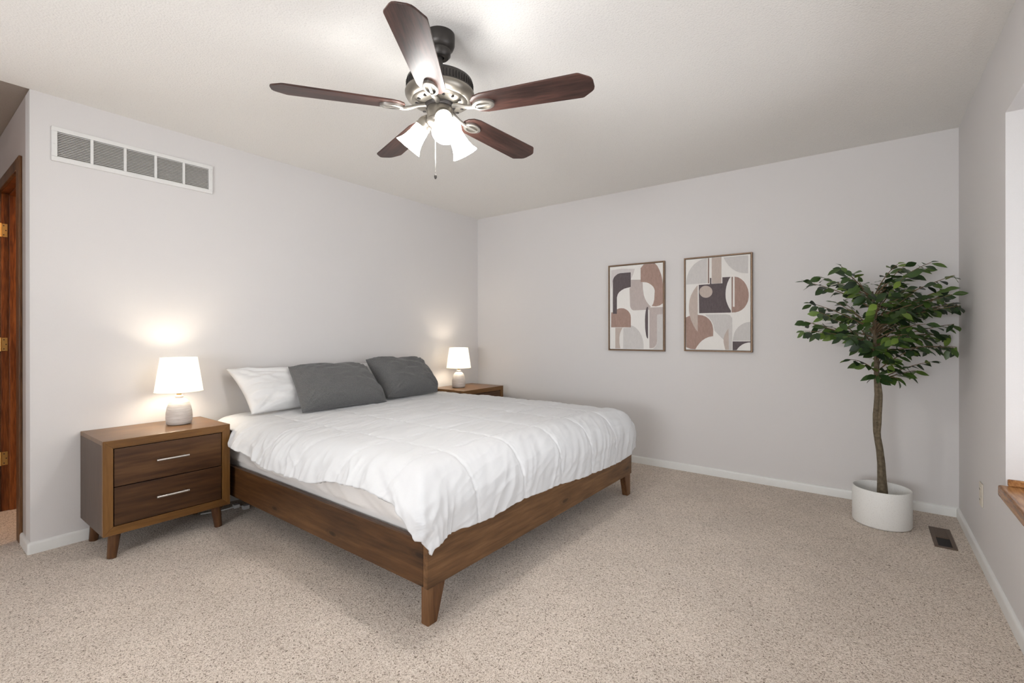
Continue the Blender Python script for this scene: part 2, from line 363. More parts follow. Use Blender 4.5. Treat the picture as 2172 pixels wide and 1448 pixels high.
# bay window, plus rear and side windows added for the fill light
def window(name, axis, a0, a1, z0, z1, pos, n):
    w = bpy.data.objects.new(name, None); col.objects.link(w); w['kind'] = 'structure'
    def bx(bm, p0, p1, q0, q1, d0, d1):
        if axis == 'y': box(bm, (pos + d0, p0, q0), (pos + d1, p1, q1))
        else: box(bm, (p0, pos + d0, q0), (p1, pos + d1, q1))
    f = BM(); t = 0.05
    bx(f, a0, a1, z0, z0 + t, 0, 0.06); bx(f, a0, a1, z1 - t, z1, 0, 0.06)
    for k in range(n + 1):
        c = a0 + (a1 - a0 - t) * k / n; bx(f, c, c + t, z0 + t, z1 - t, 0, 0.06)
    obj('window_frame', f, M['trim'], w, bevel=0.004)
    for k in range(n):
        g = BM(); c0 = a0 + (a1 - a0 - t) * k / n + t; c1 = a0 + (a1 - a0 - t) * (k + 1) / n
        bx(g, c0, c1, z0 + t, z1 - t, 0.027, 0.033); obj('pane', g, M['glass'], w)
    return w
win = window('window_1', 'y', WY0, WY1, WZ0 + 0.0, WZ1, W + 0.36, 3)
window('window_2', 'x', RX0, RX1, RZ0, RZ1, YF - 0.09, 2)  # unseen window, added for the rear fill
window('window_3', 'y', SY0, SY1, RZ0, RZ1, XA - 0.09, 2)  # unseen window, added for the side fill
b = BM()
poly = [(W - 0.022, WZ0 - 0.046), (W - 0.022, WZ0 - 0.008), (W - 0.014, WZ0), (W + 0.36, WZ0), (W + 0.36, WZ0 - 0.046)]
box(b, (W - 0.024, WY0 + 0.001, WZ0 - 0.046), (W + 0.358, WY1 - 0.001, WZ0 + 0.001))
struct('window_sill', b, M['oak_x'], win, bevel=0.007, segs=3)
b = BM(); box(b, (W + 0.004, WY1 - 0.016, WZ0 + 0.001), (W + 0.358, WY1, WZ0 + 0.029))
struct('sill_moulding', b, M['oak_x'], win, bevel=0.005)

# baseboards (rounded top)
def baseboard(name, segs_):
    bm = BM(); h, t = 0.061, 0.013
    for seg in segs_:
        if seg is None:       # rounded return round the outer corner
            lathe(bm, [(t, 0), (t, h - 0.014), (t * 0.85, h - 0.006), (t * 0.5, h - 0.001), (0.0, h)], 32, Matrix.Translation((0.0, -LA, 0)), cap=False); continue
        p, q, n = seg
        p, q, n = Vector((*p, 0)), Vector((*q, 0)), Vector((*n, 0))
        prof = [(0, 0), (t, 0), (t, h - 0.014), (t * 0.85, h - 0.006), (t * 0.5, h - 0.001), (0, h)]
        A = [bm.verts.new(p + n * d + Vector((0, 0, z))) for d, z in prof]; B = [bm.verts.new(q + n * d + Vector((0, 0, z))) for d, z in prof]
        for i in range(len(prof)):
            j = (i + 1) % len(prof); bm.faces.new((A[i], A[j], B[j], B[i]))
        bm.faces.new(A[::-1]); bm.faces.new(B)
    struct(name, bm, M['trim'], smooth=True)
baseboard('baseboard_left', [((0, -LA), (0, 0), (1, 0)), ((-0.212, -LA), (0, -LA), (0, -1)), None])
baseboard('baseboard_back', [((0, 0), (W, 0), (0, -1))])
baseboard('baseboard_right', [((W, 0), (W, YF), (-1, 0))])

# doorway: casing, jambs, stop, hinges, open door
door = bpy.data.objects.new('door_1', None); col.objects.link(door); door['kind'] = 'structure'
b = BM(); y0, y1 = -LA - 0.015, -LA
box(b, (DX1, y0, 0), (-0.212, y1, DZ + 0.066)); box(b, (DX0 - 0.088, y0, 0), (DX0, y1, DZ + 0.066)); box(b, (DX0, y0, DZ), (DX1, y1, DZ + 0.066))
obj('door_casing', b, M['casing'], door, bevel=0.004)
b = BM()
box(b, (DX0 - 0.02, y1, 0), (DX0, -LA + 0.13, DZ)); box(b, (DX1, y1, 0), (DX1 + 0.012, -LA + 0.13, DZ)); box(b, (DX0, y1, DZ), (DX1, -LA + 0.13, DZ + 0.02))
obj('door_jamb', b, M['oak'], door, bevel=0.002)
b = BM(); s0, s1 = -LA + 0.036, -LA + 0.068
box(b, (DX0, s0, 0), (DX0 + 0.012, s1, DZ)); box(b, (DX1 - 0.012, s0, 0), (DX1, s1, DZ)); box(b, (DX0 + 0.012, s0, DZ - 0.012), (DX1 - 0.012, s1, DZ))
obj('door_stop', b, M['oak'], door, bevel=0.003)
for zc in (1.831, 1.087, 0.343):
    b = BM(); box(b, (DX0, -LA + 0.001, zc - 0.043), (DX0 + 0.003, -LA + 0.030, zc + 0.043))
    tube(b, [(DX0 + 0.004, -LA - 0.003, zc - 0.045), (DX0 + 0.004, -LA - 0.003, zc + 0.045)], 0.006)
    h = obj('hinge', b, M['brass'], door, bevel=0.001)
    for dz, dy in ((0.03, 0.013), (-0.03, 0.013), (0.0, 0.023)):
        s = BM(); lathe(s, [(0.0035, 0), (0.0025, 0.0015), (0, 0.0015)], 10, Matrix.Translation((DX0 + 0.003, -LA + dy, zc + dz)) @ Matrix.Rotation(pi / 2, 4, 'Y'))
        obj('screw', s, M['bronze'], h)
b = BM(); box(b, (DX0 - 0.028, -LA - 0.72, 0.012), (DX0 + 0.007, -LA - 0.012, DZ - 0.005)); obj('door_leaf', b, M['oak'], door, bevel=0.002)
# ceiling lamp in the room beyond the doorway
cl = thing('ceiling_light', 'small round glowing ceiling light in the room beyond the doorway', 'light', (-0.62, -2.75, H + 0.012))
b = BM(); lathe(b, [(0.11, 0), (0.11, -0.02), (0.10, -0.025)], 32); obj('light_base', b, M['brass'], cl, smooth=True)
b = BM(); lathe(b, [(0.10, -0.021), (0.095, -0.05), (0.06, -0.075), (0, -0.085)], 32); obj('diffuser', b, emit('warm_lit_glass', (1.0, 0.62, 0.34), CLOSETE), cl, smooth=True)

# ------------------------------------------------------------------ return-air grille
vt = thing('return_air_grille', 'long white louvred return air grille high on the wall above the bed', 'vent', (0, -3.105, 2.182))
w2, h2 = 0.392, 0.0925
b = BM(); t = 0.014; fr = 0.024
secs = 5; bar = 0.014; inner = 2 * w2 - 2 * fr; sw = (inner - (secs - 1) * bar) / secs
box(b, (0, -w2, -h2), (t, w2, -h2 + fr)); box(b, (0, -w2, h2 - fr), (t, w2, h2)); box(b, (0, -w2, -h2 + fr), (t, -w2 + fr, h2 - fr)); box(b, (0, w2 - fr, -h2 + fr), (t, w2, h2 - fr))
for k in range(1, secs):
    c = -w2 + fr + k * sw + (k - 1) * bar; box(b, (0.002, c, -h2 + fr), (t, c + bar, h2 - fr))
obj('grille_frame', b, M['white_metal'], vt, bevel=0.002)
b = BM(); box(b, (0.0003, -w2 + fr, -h2 + fr), (0.0012, w2 - fr, h2 - fr)); obj('duct_opening', b, M['duct'], vt)
for k in range(secs):
    c0 = -w2 + fr + k * (sw + bar); b = BM(); n = 15; hh = 2 * h2 - 2 * fr
    for i in range(n):
        z = -h2 + fr + (i + 0.5) * hh / n
        hexa(b, [(0.003, c0 + .001, z + 0.0018), (0.012, c0 + .001, z - 0.0042), (0.012, c0 + sw - .001, z - 0.0042), (0.003, c0 + sw - .001, z + 0.0018)],
             [(0.003, c0 + .001, z + 0.0032), (0.012, c0 + .001, z - 0.0022), (0.012, c0 + sw - .001, z - 0.0022), (0.003, c0 + sw - .001, z + 0.0032)])
    obj('louvre_panel', b, M['white_metal'], vt)
for yy in (-w2 + 0.012, w2 - 0.012):
    b = BM(); lathe(b, [(0.004, 0), (0.003, 0.0015), (0, 0.0018)], 12, Matrix.Translation((t, yy, 0)) @ Matrix.Rotation(pi / 2, 4, 'Y')); obj('screw', b, M['white_metal'], vt)

# ------------------------------------------------------------------ pictures
A1 =[
 ("canvas_pale",[0.027,0.961,0.231,0.970,0.486,0.954,0.460,0.893,0.413,0.830,0.413,0.917,0.177,0.918,0.059,0.823,0.026,0.724]),
 ("dark",[0.059,0.428,0.059,0.829,0.067,0.851,0.087,0.876,0.123,0.896,0.159,0.910,0.195,0.917,0.411,0.917,0.411,0.741,0.355,0.736,0.284,0.726,0.231,0.709,0.186,0.688,0.157,0.662,0.141,0.626,0.140,0.426]),
 ("lilac",[0.386,0.727,0.412,0.741,0.413,0.828,0.597,0.821,0.597,0.791,0.634,0.786,0.639,0.713,0.655,0.637,0.676,0.597,0.706,0.559,0.744,0.525,0.784,0.500,0.730,0.464,0.459,0.462,0.428,0.473,0.407,0.493,0.398,0.515]),
 ("brown",[0.597,0.956,0.631,0.981,0.656,0.998,0.855,1.000,0.899,0.968,0.936,0.921,0.968,0.867,0.989,0.804,1.000,0.751,1.000,0.532,0.944,0.510,0.879,0.500,0.800,0.505,0.827,0.534,0.845,0.578,0.855,0.683,0.846,0.705,0.827,0.729,0.794,0.751,0.748,0.772,0.706,0.784,0.664,0.789,0.597,0.791]),
 ("brown",[0.025,0.263,0.026,0.445,0.059,0.447,0.059,0.428,0.140,0.426,0.141,0.482,0.186,0.491,0.230,0.493,0.275,0.490,0.319,0.477,0.360,0.457,0.389,0.433,0.407,0.406,0.412,0.378,0.412,0.261]),
 ("tan",[0.109,0.258,0.253,0.257,0.225,0.227,0.201,0.185,0.190,0.138,0.190,0.067,0.208,0.006,0.109,0.005]),
 ("pale",[0.266,0.254,0.412,0.261,0.412,0.284,0.459,0.275,0.507,0.255,0.548,0.229,0.585,0.197,0.616,0.158,0.638,0.113,0.649,0.060,0.651,0.006,0.265,0.005]),
 ("dark",[0.734,0.498,0.717,0.497,0.702,0.481,0.689,0.444,0.680,0.391,0.677,0.337,0.680,0.252,0.687,0.209,0.697,0.167,0.707,0.143,0.720,0.130,0.733,0.129]),
 ("lilac",[0.759,0.459,0.730,0.470,0.755,0.490,1.000,0.490,1.000,0.409,0.895,0.406,0.894,0.093,0.886,0.067,0.867,0.042,0.837,0.023,0.796,0.016,0.758,0.016]),
 ("pale",[0.895,0.406,1.000,0.409,0.999,0.005,0.812,0.008,0.845,0.021,0.875,0.043,0.894,0.083]),
]
A2 =[
 ("pale",[0.006,0.724,0.011,0.769,0.026,0.819,0.052,0.869,0.091,0.909,0.142,0.945,0.209,0.974,0.275,0.991,0.348,0.997,0.348,0.724]),
 ("umber",[0.360,0.996,0.380,0.997,0.379,0.723,0.359,0.722]),
 ("tan",[0.420,0.998,0.571,0.998,0.571,0.715,0.420,0.719]),
 ("pale",[0.603,0.988,0.968,0.989,0.968,0.802,0.902,0.806,0.842,0.816,0.781,0.836,0.727,0.865,0.679,0.899,0.638,0.940]),
 ("dark",[0.213,0.712,0.391,0.713,0.391,0.780,0.414,0.779,0.414,0.716,0.585,0.714,0.585,0.778,0.709,0.777,0.686,0.754,0.662,0.716,0.644,0.673,0.635,0.635,0.632,0.596,0.635,0.557,0.644,0.523,0.661,0.489,0.683,0.454,0.713,0.420,0.713,0.399,0.219,0.401]),
 ("tan",[0.431,0.629,0.428,0.615,0.421,0.601,0.408,0.589,0.392,0.580,0.372,0.572,0.350,0.568,0.327,0.567,0.304,0.570,0.282,0.575,0.262,0.584,0.245,0.595,0.232,0.608,0.225,0.622,0.222,0.637,0.225,0.651,0.233,0.665,0.245,0.677,0.262,0.687,0.282,0.694,0.304,0.698,0.327,0.698,0.351,0.696,0.372,0.690,0.392,0.682,0.408,0.671,0.421,0.658,0.428,0.644]),
 ("brown",[0.000,0.357,0.059,0.374,0.127,0.383,0.196,0.384,0.274,0.376,0.325,0.362,0.369,0.339,0.405,0.309,0.429,0.272,0.443,0.218,0.440,0.149,0.376,0.141,0.318,0.124,0.267,0.101,0.223,0.071,0.186,0.038,0.156,0.003,0.081,0.007,0.005,0.026]),
 ("tan",[0.187,0.706,0.197,0.706,0.196,0.197,0.164,0.224,0.126,0.265,0.089,0.321,0.064,0.382,0.053,0.433,0.052,0.483,0.062,0.544,0.085,0.599,0.127,0.653]),
 ("umber",[0.724,0.776,0.740,0.777,0.740,0.400,0.724,0.398]),
 ("brown",[0.739,0.776,0.768,0.777,0.822,0.767,0.868,0.746,0.908,0.718,0.941,0.681,0.965,0.637,0.975,0.594,0.975,0.556,0.966,0.517,0.946,0.482,0.914,0.449,0.875,0.424,0.828,0.408,0.781,0.400,0.729,0.400]),
 ("ivory",[0.745,0.785,0.769,0.785,0.769,0.459,0.744,0.460]),
 ("pale",[0.311,0.386,0.651,0.382,0.699,0.372,0.729,0.342,0.728,0.005,0.682,0.005,0.609,0.072,0.602,0.111,0.532,0.159,0.462,0.208,0.447,0.267,0.419,0.312,0.379,0.347]),
 ("tan",[0.678,0.232,0.682,0.005,0.630,0.004,0.613,0.048,0.603,0.086,0.603,0.125,0.619,0.164,0.644,0.198]),
 ("pale",[0.742,0.102,0.748,0.140,0.763,0.179,0.787,0.214,0.821,0.244,0.861,0.267,0.908,0.285,0.954,0.295,1.000,0.298,1.000,0.105]),
 ("dark",[0.739,0.094,1.000,0.096,1.000,0.086,0.967,0.084,0.921,0.076,0.881,0.062,0.845,0.043,0.818,0.023,0.800,0.004,0.739,0.001]),
]

def picture(x0, x1, z0, z1, shapes, label):
    fw_ = 0.011; cx, cz = (x0 + x1) / 2, (z0 + z1) / 2; hw, hh = (x1 - x0) / 2, (z1 - z0) / 2
    p = thing('framed_print', label, 'picture', (cx, 0, cz), 0, 'abstract prints on the back wall')
    b = BM(); g = 0.003; D0, D1 = -0.034, -0.002
    a, c = hw + g, hh + g
    box(b, (-a - fw_, D0, -c - fw_), (-a, D1, c + fw_)); box(b, (a, D0, -c - fw_), (a + fw_, D1, c + fw_))
    box(b, (-a, D0, c), (a, D1, c + fw_)); box(b, (-a, D0, -c - fw_), (a, D1, -c))
    obj('picture_frame', b, M['frame'], p, bevel=0.0015)
    b = BM(); names = list(ART)
    box(b, (-hw, -0.028, -hh), (hw, -0.004, hh))
    for f in b.faces: f.material_index = names.index('ivory')
    for k, (mn, fl) in enumerate(shapes):
        pts = [(-hw + 2 * hw * fl[i], -hh + 2 * hh * fl[i + 1]) for i in range(0, len(fl), 2)]
        y = -0.0283 - 0.00012 * k
        vv = [b.verts.new((x, y, z)) for x, z in pts]
        for tri in tessellate_polygon([[Vector((x, 0, z)) for x, z in pts]]):
            q = [vv[i] for i in tri]
            if (q[1].co - q[0].co).cross(q[2].co - q[0].co).y > 0: q.reverse()
            try: b.faces.new(q).material_index = names.index(mn)
            except ValueError: pass
    obj('canvas', b, [ART[k] for k in names], p, recalc=False)
    return p
picture(1.6283, 2.1200, 1.0120, 1.7605, A1, 'framed abstract print with dark arch at its upper left, nearer the bed')
picture(2.3120, 2.8001, 1.0190, 1.7641, A2, 'framed abstract print with dark square and tan circle, nearer the tree')

# ------------------------------------------------------------------ nightstands
def nightstand(label, loc):
    n = thing('nightstand', label, 'nightstand', loc, 0, 'walnut nightstands beside the bed')
    D, hw, z0, z1, fr = 0.440, 0.297, 0.130, 0.612, 0.042
    b = BM(); t = 0.022
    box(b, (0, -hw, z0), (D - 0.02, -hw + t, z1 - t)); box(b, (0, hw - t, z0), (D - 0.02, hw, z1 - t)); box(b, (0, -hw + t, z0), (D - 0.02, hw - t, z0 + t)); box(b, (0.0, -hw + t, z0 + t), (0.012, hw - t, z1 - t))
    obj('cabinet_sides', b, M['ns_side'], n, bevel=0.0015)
    b = BM(); box(b, (0, -hw, z1 - t), (D - 0.02, hw, z1)); obj('cabinet_top', b, M['ns_y'], n, bevel=0.0015)
    x0, x1 = D - 0.02, D
    def mit(poly):
        bm = BM(); hexa(bm, [(x0, y, z) for y, z in poly], [(x1, y, z) for y, z in poly]); return bm
    o_, i_ = (-hw, hw, z0, z1), (-hw + fr, hw - fr, z0 + fr, z1 - fr)
    obj('frame_rail', mit([(o_[0], o_[3]), (i_[0], i_[3]), (i_[1], i_[3]), (o_[1], o_[3])]), M['ns_y'], n, bevel=0.0012)
    obj('frame_rail', mit([(o_[0], o_[2]), (o_[1], o_[2]), (i_[1], i_[2]), (i_[0], i_[2])]), M['ns_y'], n, bevel=0.0012)
    obj('frame_stile', mit([(o_[0], o_[2]), (i_[0], i_[2]), (i_[0], i_[3]), (o_[0], o_[3])]), M['ns_z'], n, bevel=0.0012)
    obj('frame_stile', mit([(o_[1], o_[2]), (o_[1], o_[3]), (i_[1], i_[3]), (i_[1], i_[2])]), M['ns_z'], n, bevel=0.0012)
    b = BM(); box(b, (D - 0.030, i_[0] - 0.01, i_[2] - 0.01), (D - 0.024, i_[1] + 0.01, i_[3] + 0.01)); obj('drawer_recess', b, M['dark'], n)
    g = 0.0045; mid = (i_[2] + i_[3]) / 2
    for q0, q1 in ((mid + g / 2, i_[3] - g), (i_[2] + g * 0.6, mid - g / 2)):
        b = BM(); box(b, (D - 0.024, i_[0] + g, q0), (D - 0.004, i_[1] - g, q1))
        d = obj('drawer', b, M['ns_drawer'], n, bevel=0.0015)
        zc = (q0 + q1) / 2 + 0.006
        b = BM(); hl = 0.076
        tube(b, [(D + 0.021, -hl, zc), (D + 0.0225, 0, zc), (D + 0.021, hl, zc)], 0.0062, 12)
        for s in (-1, 1): tube(b, [(D - 0.004, s * (hl - 0.016), zc), (D + 0.021, s * (hl - 0.016), zc)], 0.0045, 10)
        obj('handle', b, M['nickel'], d, smooth=True)
    for sx, lx in ((1, D - 0.055), (-1, 0.050)):
        for sy in (-1, 1):
            b = BM(); y = sy * (hw - 0.060)
            tube(b, [(lx, y, z0 + 0.001), (lx + sx * 0.006, y + sy * 0.014, 0.001)], [0.0275, 0.0205], 20)
            obj('leg', b, M['ns_leg'], n, smooth=True)
    return n
nightstand('walnut two-drawer nightstand left of the bed, all fully visible', (0.008, -3.084, 0))
nightstand('walnut nightstand in the far corner, mostly hidden behind the bed', (0.052, -0.462, 0))

# ------------------------------------------------------------------ table lamps
def table_lamp(label, loc, power):
    l = thing('table_lamp', label, 'lamp', (loc[0], loc[1], loc[2] + 0.0006), 0, 'bedside lamps with white shades')
    b = BM(); lathe(b, [(0.056, 0), (0.0625, 0.004), (0.0665, 0.020), (0.0680, 0.040), (0.0665, 0.070), (0.0615, 0.100), (0.054, 0.124), (0.043, 0.142), (0.030, 0.152), (0.019, 0.156), (0, 0.156)], 56)
    obj('lamp_base', b, M['ceramic'], l, smooth='all')
    b = BM(); lathe(b, [(0.017, 0.155), (0.0205, 0.161), (0.0225, 0.167), (0.0205, 0.172), (0.014, 0.174)], 32); obj('collar', b, M['ceramic'], l, smooth=True)
    b = BM(); lathe(b, [(0.0115, 0.173), (0.0125, 0.176), (0.0125, 0.222), (0.008, 0.226)], 24); obj('socket', b, M['brass'], l, smooth=True)
    b = BM(); t = 0.0018; rb, rt_, zb, zt = 0.123, 0.094, 0.196, 0.398
    lathe(b, [(rb, zb), (rt_, zt), (rt_ - t, zt), (rb - t, zb), (rb, zb)], 72, cap=False)
    sh = obj('lamp_shade', b, M['shade'], l, smooth=True)
    for (rr, zz) in ((rb, zb), (rt_, zt)):
        b = BM(); pts = [(rr * cos(2 * pi * k / 48), rr * sin(2 * pi * k / 48), zz) for k in range(49)]; tube(b, pts, 0.0016, 6)
        obj('shade_trim', b, M['shade'], sh, smooth=True)
    b = BM(); lathe(b, [(0.012, 0.226), (0.015, 0.245), (0.026, 0.280), (0.031, 0.305), (0.029, 0.328), (0.018, 0.345), (0, 0.350)], 24)
    obj('bulb', b, emit('warm_bulb', (1.0, 0.87, 0.69), LAMPE * power), l, smooth='all')
    return l
table_lamp('lit table lamp on the left nightstand, ribbed ceramic base', (0.195, -2.968, 0.612), 1.0)
table_lamp('lit table lamp on the far nightstand in the corner behind the bed', (0.225, -0.552, 0.612), LAMP2)

# ------------------------------------------------------------------ bed
BX, BY, BR = 0.03, -1.766, math.radians(-0.65)
L, HWB = 2.122, 0.979
bed = thing('platform_bed', 'low dark brown stained wood platform bed frame with splayed legs', 'bed', (BX, BY, 0), BR)
ZB, ZT = 0.150, 0.338
for s in (-1, 1):
    b = BM(); box(b, (0.0, s * HWB, ZB + 0.004), (L - 0.024, s * (HWB - 0.024), ZT)); obj('side_rail', b, M['bed_x'], bed, bevel=0.003)
b = BM(); box(b, (L - 0.024, -HWB, ZB), (L, HWB, ZT)); obj('foot_rail', b, M['bed_y'], bed, bevel=0.003)
b = BM(); box(b, (0.0, -HWB + 0.024, ZB), (0.022, HWB - 0.024, ZT)); obj('head_rail', b, M['bed_y'], bed, bevel=0.003)
for k in range(10):
    x = 0.12 + k * 0.205; b = BM(); box(b, (x, -HWB + 0.024, 0.262), (x + 0.07, HWB - 0.024, 0.28)); obj('slat', b, M['bed_y'], bed)
b = BM(); box(b, (0.022, -0.03, 0.20), (L - 0.024, 0.03, 0.262)); obj('centre_beam', b, M['bed_x'], bed)
for ex in (0, 1):
    for s in (-1, 1):
        x0, x1 = (L - 0.046, L - 0.006) if ex else (0.03, 0.07)
        yo = s * (HWB - 0.010); yt = s * (HWB - 0.105); yb = s * (HWB - 0.058)
        b = BM(); xi = -0.0 
        hexa(b, [(x0, yo, 0), (x1, yo, 0), (x1, yb, 0), (x0, yb, 0)], [(x0, yo, ZB + 0.002), (x1, yo, ZB + 0.002), (x1, yt, ZB + 0.002), (x0, yt, ZB + 0.002)])
        obj('leg', b, M['bed_z'], bed, bevel=0.002)

# mattress with its white sheet (rounded, wrinkled sides)
def sd_round(x, lo, hi, r): return min(max(x, lo + r), hi - r)
def mattress():
    b = BM(); x0, x1, hy, z0, z1, r = 0.03, 2.07, 0.935, 0.284, 0.562, 0.05
    per = []
    nx, ny = 150, 120
    for i in range(nx): per.append((x0 + (x1 - x0) * i / nx, -hy, 0, -1))
    for i in range(ny): per.append((x1, -hy + 2 * hy * i / ny, 1, 0))
    for i in range(nx): per.append((x1 - (x1 - x0) * i / nx, hy, 0, 1))
    for i in range(ny): per.append((x0, hy - 2 * hy * i / ny, -1, 0))
    zs = [z0 + (z1 - r - z0) * k / 24 for k in range(25)]
    rows = []
    for z in zs + ['a', 'b', 'c']:
        row = []
        for (x, y, nx_, ny_) in per:
            if z == 'a': ins, zz = r * 0.12, z1 - r * 0.5
            elif z == 'b': ins, zz = r * 0.45, z1 - r * 0.12
            elif z == 'c': ins, zz = r * 1.0, z1
            else: ins, zz = 0, z
            px, py = sd_round(x, x0, x1, r), sd_round(y, -hy, hy, r)
            d = Vector((x - px, y - py, 0)); 
            if d.length > 1e-6: d.normalize()
            p = Vector((px, py, 0)) + d * (r - ins); p.z = zz
            s = x + y * 1.3
            wr = noise.noise(Vector((s * 9 + zz * 16, zz * 5, 1.3))) * 0.014 + (1 - 2.2 * abs(noise.noise(Vector((s * 7 + zz * 14, zz * 4, 7.1))))) * 0.008
            fade = (1 if zz > 0.365 else 0.12) if not isinstance(z, str) else 0.25
            bulge = 0.012 * sin(pi * (zz - z0) / (z1 - z0)) * min(1, max(0, (zz - 0.30) / 0.08))
            p += d * (wr * fade + bulge)
            row.append(b.verts.new(p))
        rows.append(row)
    n = len(per)
    for A, B in zip(rows, rows[1:]):
        for i in range(n): b.faces.new((A[i], A[(i + 1) % n], B[(i + 1) % n], B[i]))
    b.faces.new(rows[-1]); b.faces.new(rows[0][::-1])
    o = obj('mattress', b, M['sheet'], smooth='all')
    o.location = (BX, BY, 0); o.rotation_euler = (0, 0, BR)
    return tag(o, 'king mattress in a wrinkled off-white fitted sheet, under the comforter', 'mattress')
mattress()

# comforter: quilted sheet draped over the near side, foot and far side
SX, SYN, SYF = 1.955, -0.845, 0.885
RN, RF, RFAR = 0.20, 0.185, 0.15
def fold(e, r):
    if e <= 0: return 0.0, 0.0
    if e < r * pi / 2: return r * sin(e / r), r * (1 - cos(e / r))
    return r, r + e - r * pi / 2
def interp(x, tab):
    if x <= tab[0][0]: return tab[0][1]
    for (a, va), (c, vc) in zip(tab, tab[1:]):
        if x <= c:
            t = (x - a) / (c - a); t = t * t * (3 - 2 * t); return va + (vc - va) * t
    return tab[-1][1]
NEAR = [(0.1, 0.145), (0.395, 0.148), (0.50, 0.238), (0.60, 0.242), (1.0, 0.275), (1.35, 0.275), (1.6, 0.235), (1.8, 0.225), (1.96, 0.235), (2.15, 0.24), (2.4, 0.275)]
FOOT = [(-1.09, 0.315), (-1.0, 0.345), (-0.85, 0.365), (-0.62, 0.38), (-0.4, 0.37), (-0.1, 0.385), (0.3, 0.41), (0.7, 0.42), (0.95, 0.40), (1.12, 0.30)]
FARX = [(0.45, 0.838), (0.80, 0.885)]
FARE = [(0.45, 0.13), (0.85, 0.27), (1.9, 0.27), (2.2, 0.20)]
def duvet_base(a, bb):
    SYF = interp(a, FARX)
    ex = max(0.0, a - SX); en = max(0.0, SYN - bb); ef = max(0.0, bb - SYF)
    ey = en if en > 0 else -ef
    ry = RN if en > 0 else RFAR
    x, y = min(a, SX), min(max(bb, SYN), SYF)
    d = hypot(ex, ey)
    z = 0.602
    # gentle crown of the top
    z += 0.012 * sin(pi * min(max((y + 0.95) / 1.9, 0), 1)) 
    if d > 1e-9:
        cx, cy = ex / d, abs(ey) / d
        r = RF * cx * cx + ry * cy * cy
        hz, dr = fold(d, r); hz /= max(cx, cy) ** 0.9
        x += hz * cx; y += -hz * (1 if ey > 0 else -1) * cy
        z -= dr
    return Vector((x, y, z)), ex, en, ef
SEAM = 0.345
def ridge(v): return 1 - 2.2 * sqrt(v * v + 0.004)
def duvet():
    NA, NB = 470, 450
    A0, BF = 0.10, 0.30
    P = []
    for i in range(NA + 1):
        row = []
        for j in range(NB + 1):
            u, v = i / NA, j / NB
            a = A0 + u * (SX + 0.39 - A0); 
            bb = -1.08 + v * (0.885 + BF + 1.08)
            for _ in range(2):
                fe = interp(bb, FOOT); ne = interp(a, NEAR)
                a = A0 + u * (SX + fe - A0)
                b0 = SYN - ne; bb = b0 + v * (interp(a, FARX) + interp(a, FARE) - b0)
            row.append((a, bb))
        P.append(row)
    base = [[duvet_base(*q) for q in row] for row in P]
    b = BM(); V = []
    for i in range(NA + 1):
        row = []
        for j in range(NB + 1):
            p, ex, en, ef = base[i][j]; a, bb = P[i][j]
            p1 = base[min(i + 1, NA)][j][0]; p0 = base[max(i - 1, 0)][j][0]; q1 = base[i][min(j + 1, NB)][0]; q0 = base[i][max(j - 1, 0)][0]
            n = (p1 - p0).cross(q1 - q0)
            n = n.normalized() if n.length > 1e-12 else Vector((0, 0, 1))
            if n.z < 0 and ex + en + ef < 1e-6: n = -n
            # seams wander slightly
            wa = a + 0.012 * noise.noise(Vector((bb * 3, 1.7, a * 0.5))); wb = bb + 0.012 * noise.noise(Vector((a * 3, 5.2, bb * 0.5)))
            da = abs(((wa - 1.93) / SEAM + 0.5) % 1 - 0.5) * SEAM; db = abs(((wb + 0.715) / SEAM + 0.5) % 1 - 0.5) * SEAM
            if a > 2.10: da = 0.17
            if bb < -0.90: db = 0.17
            dm = min(da, db)
            over = max(ex, en, ef)
            puff = 0.0045 * (1 - math.exp(-da / 0.02)) * (1 - math.exp(-db / 0.02)) + 0.0048 * min(1, dm / 0.008)
            # long soft wrinkles across the bed, plus puckers near the stitching
            wa2 = a + 0.10 * noise.noise(Vector((bb * 1.6, a * 1.2, 4.9)))
            wr = ridge(noise.noise(Vector((wa2 * 11, bb * 2.2, 0.3)))) * 0.0040 + ridge(noise.noise(Vector((wa2 * 24 + bb * 6, bb * 5, 3.3)))) * 0.0026
            wr += noise.noise(Vector((a * 3.5, bb * 3, 8.3))) * 0.007
            pk = math.exp(-dm / 0.022) * noise.noise(Vector((a * 55, bb * 55, 2.2))) * 0.0035
            # folds that run down the hanging sides
            fo = 0.0
            if en > 0:
                wn = a + 0.12 * noise.noise(Vector((a * 3, bb * 3, 6.6))) + 0.05 * noise.noise(Vector((a * 9, bb * 9, 1.6)))
                k = min(1, en / 0.22)
                fo += k * ridge(noise.noise(Vector((wn * 6 + bb * 4, bb * 3.0, 4.4)))) * 0.013 + k * k * (ridge(noise.noise(Vector((wn * 15 + bb * 12, bb * 8, 9.4)))) * 0.013 + noise.noise(Vector((a * 34, bb * 20, 1.4))) * 0.006)
            if ex > 0: fo += min(1, ex / 0.30) * (noise.noise(Vector((bb * 5.5, a * 2.0, 6.1))) * 0.012 + ridge(noise.noise(Vector((bb * 16 + a * 7, a * 4, 2.4)))) * 0.006)
            hem = 0.0
            p = p + n * (puff + wr + pk + fo)
            ed = min((NA - i) / NA * 2.2, j / NB * 2.0)
            if ed < 0.02: p.z += 0.004 * noise.noise(Vector((a * 30, bb * 30, 1.0)))
            row.append(b.verts.new(p))
        V.append(row)
    for i in range(NA):
        for j in range(NB):
            b.faces.new((V[i][j], V[i + 1][j], V[i + 1][j + 1], V[i][j + 1]))
    o = obj('comforter', b, M['duvet'], smooth='all')
    me = o.data
    # outward normals must point up on the top of the bed
    if me.polygons[(NA // 2) * NB + NB // 2].normal.z < 0: me.flip_normals()
